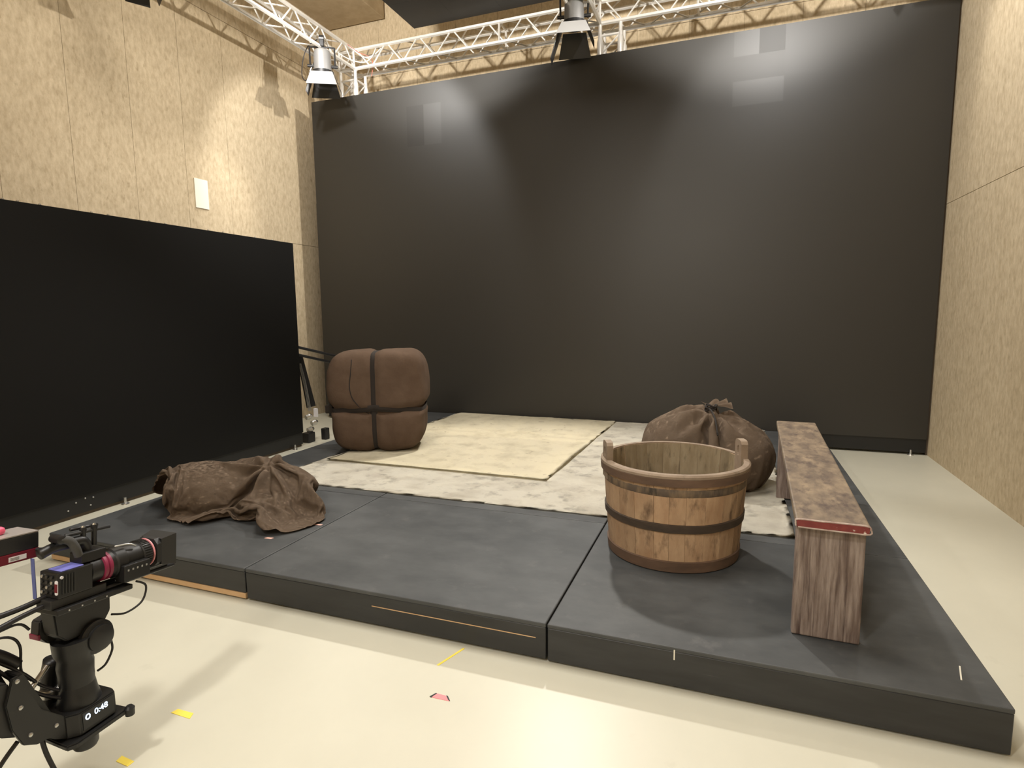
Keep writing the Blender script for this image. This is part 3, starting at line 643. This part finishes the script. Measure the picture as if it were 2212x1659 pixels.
obj('label_tag', box(B(), 0.19, 0.24, 0.10, 0.12, 0.30, 0.40), M_label, st)
for k, (x, y, z) in enumerate(((0.14, 0.02, 0.30), (0.17, 0.08, 0.22), (0.14, 0.04, 0.14))): obj('clamp', lathe(B(), (x, y, z), (0.3, 1, 0.2), [(0, 0.03), (0.05, 0.035), (0.08, 0.02)], 10), M_steel, st)
obj('foot', box(B(), 0.20, 0.27, 0.20, 0.28, 0.0, 0.14, 0.01), M_black, st)
obj('foot', box(B(), 0.10, 0.20, -0.02, 0.10, 0.0, 0.12, 0.01), M_black, st)

# ------------------------------------------------------------------ tape and marks
def quad(name, pts, z, m, label, cat='tape', th=0.0015, parent=None):
    return tag(obj(name, prism(B(), [(x, y, z) for x, y in pts], (0, 0, th)), m, parent), label, cat)
quad('tape_mark', [(-1.976, 1.486), (-1.877, 1.485), (-1.890, 1.513), (-1.968, 1.511)], 0.0, M_yellow, 'longer yellow tape mark on the floor, farther from the crane')
quad('tape_mark', [(-1.934, 1.240), (-1.874, 1.237), (-1.874, 1.261), (-1.940, 1.265)], 0.0, M_yellow, 'short yellow tape mark on the floor beside the bottom edge')
quad('tape_mark', [(-1.150, 2.104), (-1.140, 2.102), (-1.087, 2.257), (-1.097, 2.258)], 0.0, M_yellow, 'narrow yellow tape line on the floor touching the stage')
pk = quad('tape_mark', [(-1.067, 1.904), (-0.991, 1.907), (-1.020, 1.932), (-1.063, 1.932)], 0.0, M_pinkt, 'pink tape mark with black corners on the floor')
obj('pen_mark', prism(B(), [(-1.078, 1.906, 0), (-1.070, 1.902, 0), (-1.058, 1.932, 0), (-1.064, 1.934, 0)], (0, 0, 0.0018)), M_black, pk)
obj('pen_mark', prism(B(), [(-0.998, 1.910, 0), (-0.988, 1.908, 0), (-1.010, 1.932, 0), (-1.018, 1.933, 0)], (0, 0, 0.0018)), M_black, pk)
quad('tape_mark', [(-2.600, 2.650), (-2.555, 2.655), (-2.548, 2.672), (-2.590, 2.668)], DZ, M_salmon, 'small salmon tape scrap on the deck under the sack edge')
quad('tape_mark', [(-2.470, 2.935), (-2.415, 2.940), (-2.412, 2.955), (-2.468, 2.950)], DZ, M_salmon, 'small salmon tape scrap on the deck to the side of the sack')

# ------------------------------------------------------------------ cinema camera on its crane (foreground)
S = 0.8; A = Vector((-1.895, 1.103, 0.744)); yaw, pit = R(-2.5), R(-6)
u = Vector((sin(yaw) * cos(pit), cos(yaw) * cos(pit), sin(pit))); r = Vector((cos(yaw), -sin(yaw), 0)); k_ = r.cross(u)
MC = Matrix(((r.x, u.x, k_.x, A.x), (r.y, u.y, k_.y, A.y), (r.z, u.z, k_.z, A.z), (0, 0, 0, 1)))
ML = Matrix.Translation(A) @ Matrix.Rotation(-yaw, 4, 'Z')
ML = Matrix(((cos(yaw), sin(yaw), 0, A.x), (-sin(yaw), cos(yaw), 0, A.y), (0, 0, 1, A.z), (0, 0, 0, 1)))
def s3(x, y, z): return Vector((x * S, y * S, z * S))       # local: x right, y forward, z up
cc = empty('cinema_camera', mw=MC, label='black cinema camera with long lens and red ring on the crane', cat='camera')
def cbox(n, x0, x1, y0, y1, z0, z1, m, p=cc, bev=0.004): return obj(n, box(B(), x0 * S, x1 * S, y0 * S, y1 * S, z0 * S, z1 * S, bev * S, 2), m, p)
def ctube(n, pts, rr, m, p=cc, nn=8, sub=6): return obj(n, tube(B(), [s3(*q) for q in pts], rr * S, nn, sub), m, p, True)
def clathe(n, p0, d, prof, m, p=cc, nn=28): return obj(n, lathe(B(), s3(*p0), d, [(a * S, b * S) for a, b in prof], nn), m, p, 2)
body = cbox('body', -0.10, 0.0, 0.0, 0.135, -0.10, 0.0, M_rig)
cbox('screen', -0.083, -0.012, 0.020, 0.105, 0.0005, 0.003, M_screen, body, 0.0005)
for i in range(3):
    for j in range(4):
        clathe('port', (-0.083 + 0.026 * i, -0.001, -0.018 - 0.020 * j), (0, -1, 0), [(0, 0.0065), (0.004, 0.0065), (0.005, 0.004)], M_rig2 if (i + j) % 3 else M_steel, body, 10)
bm = B(); prism(bm, [s3(-0.006 + 0.008 * cos(t), -0.0012, -0.055 + (0.022 if sin(t) > 0 else -0.022) + 0.006 * sin(t)) for t in [2 * pi * i / 16 for i in range(16)]], s3(0, -0.002, 0)); obj('sticker', bm, M_label, body)
obj('sticker_print', box(B(), -0.013 * S, 0.001 * S, -0.0045 * S, -0.003 * S, -0.072 * S, -0.040 * S), M_redbox, body)
for i in range(5): obj('side_rib', box(B(), 0, 0.003 * S, (0.015 + 0.011 * i) * S, (0.019 + 0.011 * i) * S, -0.085 * S, -0.012 * S), M_rig2, body)
clathe('side_button', (0.0, 0.012, -0.018), (1, 0, 0), [(0, 0.006), (0.004, 0.006)], M_label, body, 10)
LXx, LZ = -0.050, -0.040
clathe('lens_mount', (LXx, 0.135, LZ), (0, 1, 0), [(0, 0.052), (0.05, 0.052), (0.055, 0.046), (0.075, 0.046)], M_rig)
lens = clathe('lens', (LXx, 0.19, LZ), (0, 1, 0), [(0, 0.048), (0.02, 0.052), (0.045, 0.056), (0.05, 0.063), (0.09, 0.065), (0.095, 0.058), (0.168, 0.056), (0.172, 0.062), (0.202, 0.062), (0.208, 0.058), (0.25, 0.060)], M_rig)
clathe('red_ring', (LXx, 0.182, LZ), (0, 1, 0), [(0, 0.052), (0.003, 0.059), (0.014, 0.059), (0.016, 0.055), (0.020, 0.055), (0.022, 0.060), (0.034, 0.060), (0.037, 0.052)], M_redring, lens)
clathe('pink_line', (LXx, 0.402, LZ), (0, 1, 0), [(0, 0.058), (0.001, 0.0625), (0.006, 0.0625), (0.007, 0.058)], M_pinkring, lens)
bm = B()
for i in range(40):
    a = 2 * pi * i / 40; c_ = s3(LXx + 0.0625 * cos(a), 0.377, LZ + 0.0625 * sin(a)); box(bm, c_.x - 0.0016, c_.x + 0.0016, c_.y - 0.013, c_.y + 0.013, c_.z - 0.0016, c_.z + 0.0016)
tag(obj('focus_ribs', bm, M_rig2, lens), kind='stuff')
bm = B(); prism(bm, [s3(LXx + a * 0.97, 0.418, LZ + b * 0.97) for a, b in ((-0.062, 0.04), (-0.04, 0.062), (0.04, 0.062), (0.062, 0.04), (0.062, -0.045), (0.045, -0.062), (-0.045, -0.062), (-0.062, -0.045))], s3(0, 0.03, 0))
obj('hood', bm, M_rig2, cc)
bm = B(); n_ = 4
A_ = [s3(LXx + sx * 0.060, 0.440, LZ + sz * 0.058) for sx, sz in ((-1, -1), (1, -1), (1, 1), (-1, 1))]; B_ = [s3(LXx + sx * 0.074, 0.505, LZ + sz * 0.070) for sx, sz in ((-1, -1), (1, -1), (1, 1), (-1, 1))]
va = [bm.verts.new(p) for p in A_]; vb = [bm.verts.new(p) for p in B_]
for i in range(4): bm.faces.new((va[i], va[(i + 1) % 4], vb[(i + 1) % 4], vb[i]))
bmesh.ops.recalc_face_normals(bm, faces=list(bm.faces)); bmesh.ops.solidify(bm, geom=list(bm.faces), thickness=0.003); obj('matte_box', bm, M_rig2, cc)
cbox('lens_motor', -0.02, 0.033, 0.245, 0.365, -0.115, -0.045, M_rig)
for i in range(5): cbox('motor_screw', 0.0325, 0.035, 0.258 + 0.021 * i, 0.265 + 0.021 * i, -0.07, -0.062, M_steel, cc, 0.001)
for x in (-0.085, -0.020): ctube('rod', [(x, 0.10, -0.128), (x, 0.53, -0.128)], 0.0085, M_black, cc, 10, 1)
cbox('base_plate', -0.105, 0.012, -0.01, 0.30, -0.160, -0.138, M_rig)
cbox('base_plate_rail', -0.09, -0.01, -0.02, 0.20, -0.138, -0.101, M_rig2)
for i in range(4): cbox('plate_screw', 0.012, 0.0145, 0.03 + 0.05 * i, 0.036 + 0.05 * i, -0.153, -0.147, M_steel, cc, 0.001)
# top handle
ctube('top_handle', [(-0.055, -0.03, 0.075), (-0.055, 0.02, 0.088), (-0.05, 0.08, 0.09), (-0.05, 0.13, 0.085), (-0.05, 0.15, 0.03)], 0.020, M_rig, cc, 12)
cbox('handle_block', -0.085, -0.015, 0.10, 0.20, 0.005, 0.045, M_rig)
ctube('grey_strap', [(-0.02, 0.02, 0.125), (-0.012, 0.05, 0.112), (-0.008, 0.07, 0.08), (-0.012, 0.085, 0.045)], 0.016, mat('grey_webbing', (0.06, 0.06, 0.058), rough=0.8), cc, 8)
clathe('knob', (-0.06, 0.02, 0.125), (1, 0, 0), [(0, 0.016), (0.05, 0.018), (0.055, 0.012)], M_black)
ctube('monitor_rod', [(-0.05, 0.06, 0.125), (-0.05, 0.24, 0.118)], 0.007, M_rig2, cc, 8, 1)
ctube('monitor_rod', [(-0.08, 0.10, 0.135), (-0.08, 0.21, 0.130)], 0.007, M_black, cc, 8, 1)
for y in (0.13, 0.175): clathe('rod_clamp', (-0.05, y, 0.06), (0, 0, 1), [(0, 0.010), (0.06, 0.010), (0.07, 0.013), (0.082, 0.010)], M_black, cc, 12)
for y in (0.13, 0.175): clathe('clamp_screw', (-0.05, y, 0.142), (0, 0, 1), [(0, 0.007), (0.006, 0.005)], M_steel, cc, 8)
clathe('steel_pin', (-0.04, 0.180, 0.015), (0.2, 0.1, -1), [(0, 0.006), (0.022, 0.006)], M_steel, cc, 8)
ctube('lens_lever', [(-0.02, 0.24, 0.035), (-0.015, 0.30, 0.03), (-0.01, 0.33, 0.015)], 0.004, M_steel, cc, 6)
# receiver box with the pink knob, on a bracket at the back of the camera
rx = empty('receiver_box', mw=MC @ Matrix.Translation(s3(-0.16, -0.11, 0.05)), label='black and dark red receiver box with a pink knob behind the camera', cat='receiver')
cbox('case', -0.08, 0.04, -0.02, 0.12, 0.038, 0.098, M_black, rx, 0.003)
cbox('red_base', -0.081, 0.041, -0.021, 0.121, 0.0, 0.038, M_redbox, rx, 0.003)
cbox('acrylic_lid', -0.080, 0.040, -0.020, 0.120, 0.0985, 0.104, M_acryl, rx, 0.001)
obj('corner_strip', box(B(), 0.0395 * S, 0.0415 * S, -0.0215 * S, -0.0195 * S, 0.04 * S, 0.098 * S), M_steel, rx)
obj('corner_glint', box(B(), 0.0405 * S, 0.0425 * S, -0.0225 * S, -0.0195 * S, 0.004 * S, 0.038 * S), M_pink, rx)
lb = obj('label', box(B(), 0.0412 * S, 0.0420 * S, 0.015 * S, 0.075 * S, 0.008 * S, 0.026 * S), M_label, rx)
for i in range(3): obj('print_line', box(B(), 0.0420 * S, 0.0423 * S, 0.02 * S, 0.05 * S, (0.012 + 0.004 * i) * S, (0.0135 + 0.004 * i) * S), M_rig2, lb)
clathe('pink_knob', (-0.02, 0.02, 0.104), (0, 0, 1), [(0, 0.010), (0.004, 0.016), (0.014, 0.019), (0.024, 0.016), (0.029, 0.008)], M_pink, rx, 20)
ctube('bracket', [(0.03, 0.11, 0.03), (0.06, 0.12, 0.03), (0.10, 0.13, 0.04)], 0.008, M_black, rx, 8)
tag(obj('blue_strap', band([MC @ s3(-0.115, -0.015 + 0.001 * i, 0.05 - 0.016 * i) for i in range(11)], r, 0.0075, 0.002), M_blue), 'blue strap hanging between the receiver box and the camera back', 'strap')
# crane head
cr = empty('camera_crane', mw=ML, label='black motorised camera crane arm and head carrying the cinema camera', cat='camera crane')
def kbox(n, x0, x1, y0, y1, z0, z1, m=M_rig, bev=0.006): return cbox(n, x0, x1, y0, y1, z0, z1, m, cr, bev)
def klathe(n, p0, d, prof, m=M_rig, nn=32, p=cr): return clathe(n, p0, d, prof, m, p, nn)
bm = B(); prism(bm, [s3(-0.095, y, z) for y, z in ((-0.02, -0.155), (0.16, -0.178), (0.205, -0.190), (0.20, -0.25), (0.16, -0.30), (0.02, -0.29), (-0.015, -0.25))], s3(0.075, 0, 0), 0.004); obj('tilt_head', bm, M_rig, cr)
tm = klathe('tilt_motor', (-0.03, 0.125, -0.325), (1, 0, 0), [(0, 0.066), (0.025, 0.068), (0.030, 0.060), (0.034, 0.060), (0.036, 0.052), (0.050, 0.052), (0.054, 0.045)], M_rig, 40)
bm = B(); prism(bm, [s3(-0.15, y, z) for y, z in ((-0.02, -0.20), (0.04, -0.19), (0.05, -0.255), (0.03, -0.32), (0.0, -0.30), (-0.03, -0.255))], s3(0.05, 0, 0), 0.004); wg = obj('side_wing', bm, M_rig2, cr)
obj('red_stripe', box(B(), -0.152 * S, -0.098 * S, -0.032 * S, -0.024 * S, -0.272 * S, -0.250 * S, 0.002), M_redring, wg)
PX, PY = -0.055, 0.062
klathe('neck', (PX, PY, -0.50), (0, 0, 1), [(0, 0.060), (0.05, 0.061), (0.09, 0.064), (0.12, 0.058), (0.15, 0.070), (0.20, 0.072)], M_rig, 36)
klathe('column', (PX, PY, -0.58), (0, 0, 1), [(0, 0.072), (0.012, 0.076), (0.05, 0.066), (0.09, 0.060)], M_rig, 36)
bm = B(); prism(bm, [s3(PX + a, PY + b, -0.665) for a, b in ((-0.085, -0.06), (-0.05, -0.095), (0.05, -0.095), (0.085, -0.06), (0.085, 0.085), (0.05, 0.10), (-0.05, 0.10), (-0.085, 0.085))], s3(0, 0, 0.095), 0.004); pan = obj('pan_housing', bm, M_rig, cr)
dp = obj('display', box(B(), (PX + 0.0855) * S, (PX + 0.0875) * S, (PY - 0.052) * S, (PY + 0.075) * S, -0.650 * S, -0.578 * S, 0.001), M_black, pan)
fc = bpy.data.curves.new('display_text', 'FONT'); fc.body = '0:48'; fc.size = 0.026; fc.extrude = 0.0003; fc.align_x = 'CENTER'; fc.align_y = 'CENTER'; fc.materials.append(M_disp)
ft0 = bpy.data.objects.new('display_text_source', fc); C.objects.link(ft0)
tme = bpy.data.meshes.new_from_object(ft0); bpy.data.objects.remove(ft0)
ft = bpy.data.objects.new('display_digits', tme); C.objects.link(ft); ft.parent = dp; ft.location = s3(PX + 0.0882, PY + 0.022, -0.602); ft.rotation_euler = (R(90), 0, R(90))
bm = B(); ring = [s3(PX + 0.0882, PY - 0.032 + 0.008 * cos(t), -0.602 + 0.010 * sin(t)) for t in [2 * pi * i / 20 for i in range(21)]]; tube(bm, ring, 0.0016, 6, 0); obj('display_ring', bm, M_disp, dp)
bm = B(); prism(bm, [s3(PX + a, PY + b, -0.690) for a, b in ((-0.12, -0.105), (0.085, -0.12), (0.105, -0.09), (0.105, 0.13), (-0.10, 0.12))], s3(0, 0, 0.022), 0.004); obj('mount_plate', bm, M_rig, cr)
klathe('plate_knob', (PX + 0.105, PY + 0.125, -0.70), (0, 0, 1), [(0, 0.018), (0.03, 0.020), (0.04, 0.012)], M_black, 16)
klathe('plate_boss', (PX + 0.04, PY - 0.02, -0.745), (0, 0, 1), [(0, 0.040), (0.012, 0.046), (0.056, 0.046)], M_rig, 24)
klathe('steel_lever', (PX - 0.06, PY - 0.125, -0.640), (0.75, 0.55, 0.12), [(0, 0.018), (0.05, 0.018), (0.06, 0.014)], M_rig2, 16)
klathe('lever_end', (PX - 0.063, PY - 0.128, -0.641), (0.75, 0.55, 0.12), [(-0.004, 0.012), (0.004, 0.0185), (0.008, 0.0185)], M_steel, 16)
# arm plates, local y-z outline, two plates and the beam between them
ol = [(-0.185, -0.335), (-0.160, -0.335), (-0.105, -0.505), (0.02, -0.640), (0.045, -0.690), (0.03, -0.725), (-0.07, -0.655), (-0.09, -0.635), (-0.13, -0.630), (-0.175, -0.600), (-0.205, -0.520), (-0.215, -0.42)]
for x in (-0.02, -0.14):
    bm = B(); prism(bm, [s3(x, y, z + 0.02) for y, z in ol], s3(0.014, 0, 0), 0.002); obj('arm_plate', bm, M_rig, cr)
for y, z in ((-0.172, -0.350), (-0.171, -0.453), (-0.150, -0.575), (-0.061, -0.602), (0.010, -0.672)):
    klathe('bolt', (-0.006, y, z + 0.02), (1, 0, 0), [(0, 0.0085), (0.004, 0.008), (0.007, 0.004)], M_steel, 12)
bm = B(); prism(bm, [s3(-0.13, y, z) for y, z in ((-0.19, -0.33), (-0.175, -0.46), (-0.20, -0.53), (-0.75, -0.20), (-0.75, -0.05))], s3(0.11, 0, 0), 0.004); obj('arm_beam', bm, M_rig2, cr)
bm = B(); prism(bm, [s3(-0.12, y, z) for y, z in ((-0.15, -0.33), (-0.13, -0.33), (-0.03, -0.60), (-0.06, -0.61))], s3(0.08, 0, 0), 0.003); obj('arm_web', bm, M_rig, cr)
ctube('back_tube', [(-0.15, 0.04, -0.40), (-0.17, 0.035, -0.48), (-0.16, 0.02, -0.60)], 0.032, M_black, cr, 14)
klathe('tube_collar', (-0.155, 0.02, -0.545), (0, 0, 1), [(0, 0.030), (0.006, 0.036), (0.03, 0.036), (0.036, 0.030)], M_steel, 20)
klathe('steel_post', (-0.10, -0.085, -0.45), (-0.1, 0.6, 0.42), [(0, 0.010), (0.10, 0.010)], M_steel, 12)
# cables
def cab(label, pts, rr, m=M_cable): return tag(obj('cable', tube(B(), [ML @ s3(*q) for q in pts], rr * S, 8, 6), m, None, True), label, 'cable')
cab('upper thick black cable running in to the back of the camera', [(-0.10, -0.50, -0.06), (-0.09, -0.25, -0.095), (-0.08, -0.10, -0.105), (-0.07, 0.0, -0.098)], 0.011)
cab('lower thick black cable running in under the camera back', [(-0.08, -0.50, -0.11), (-0.07, -0.25, -0.14), (-0.06, -0.10, -0.128), (-0.05, 0.0, -0.120)], 0.010)
cab('thin black cable with a drooping loop at the camera back', [(-0.09, -0.50, -0.15), (-0.08, -0.20, -0.155), (-0.09, -0.10, -0.165), (-0.08, -0.07, -0.20)], 0.005)
cab('thick black cable bundle sleeve sloping down to the crane head', [(-0.16, -0.60, -0.05), (-0.14, -0.30, -0.17), (-0.13, -0.17, -0.25), (-0.12, -0.10, -0.33)], 0.022)
cab('black cable curving from the sleeve into the column', [(-0.13, -0.19, -0.25), (-0.10, -0.10, -0.36), (-0.10, -0.04, -0.45), (-0.07, 0.01, -0.50)], 0.006)
cab('black cable curving low from the sleeve under the column', [(-0.12, -0.20, -0.26), (-0.09, -0.12, -0.39), (-0.09, -0.05, -0.48), (-0.06, 0.01, -0.53)], 0.007)
cab('thin black cable arching above the sleeve', [(-0.13, -0.20, -0.19), (-0.12, -0.12, -0.21), (-0.11, -0.09, -0.26), (-0.11, -0.095, -0.36), (-0.10, -0.07, -0.41)], 0.005)
cab('thin black cable loop under the camera rods', [(0.01, 0.30, -0.165), (0.02, 0.335, -0.20), (0.02, 0.31, -0.26), (0.0, 0.25, -0.285), (-0.02, 0.20, -0.27)], 0.0045)
cab('thin black cable loop behind the tilt motor', [(0.0, 0.175, -0.37), (0.0, 0.175, -0.41), (-0.01, 0.15, -0.46), (-0.02, 0.12, -0.475)], 0.0045)
cab('black cable falling left from the crane plate to the floor', [(-0.09, -0.145, -0.605), (-0.10, -0.20, -0.66), (-0.12, -0.27, -0.76), (-0.16, -0.38, -0.922)], 0.008)
cab('black cable falling straight from the crane plate to the floor', [(-0.07, -0.08, -0.62), (-0.07, -0.07, -0.70), (-0.06, -0.05, -0.80), (-0.03, -0.03, -0.922)], 0.009)
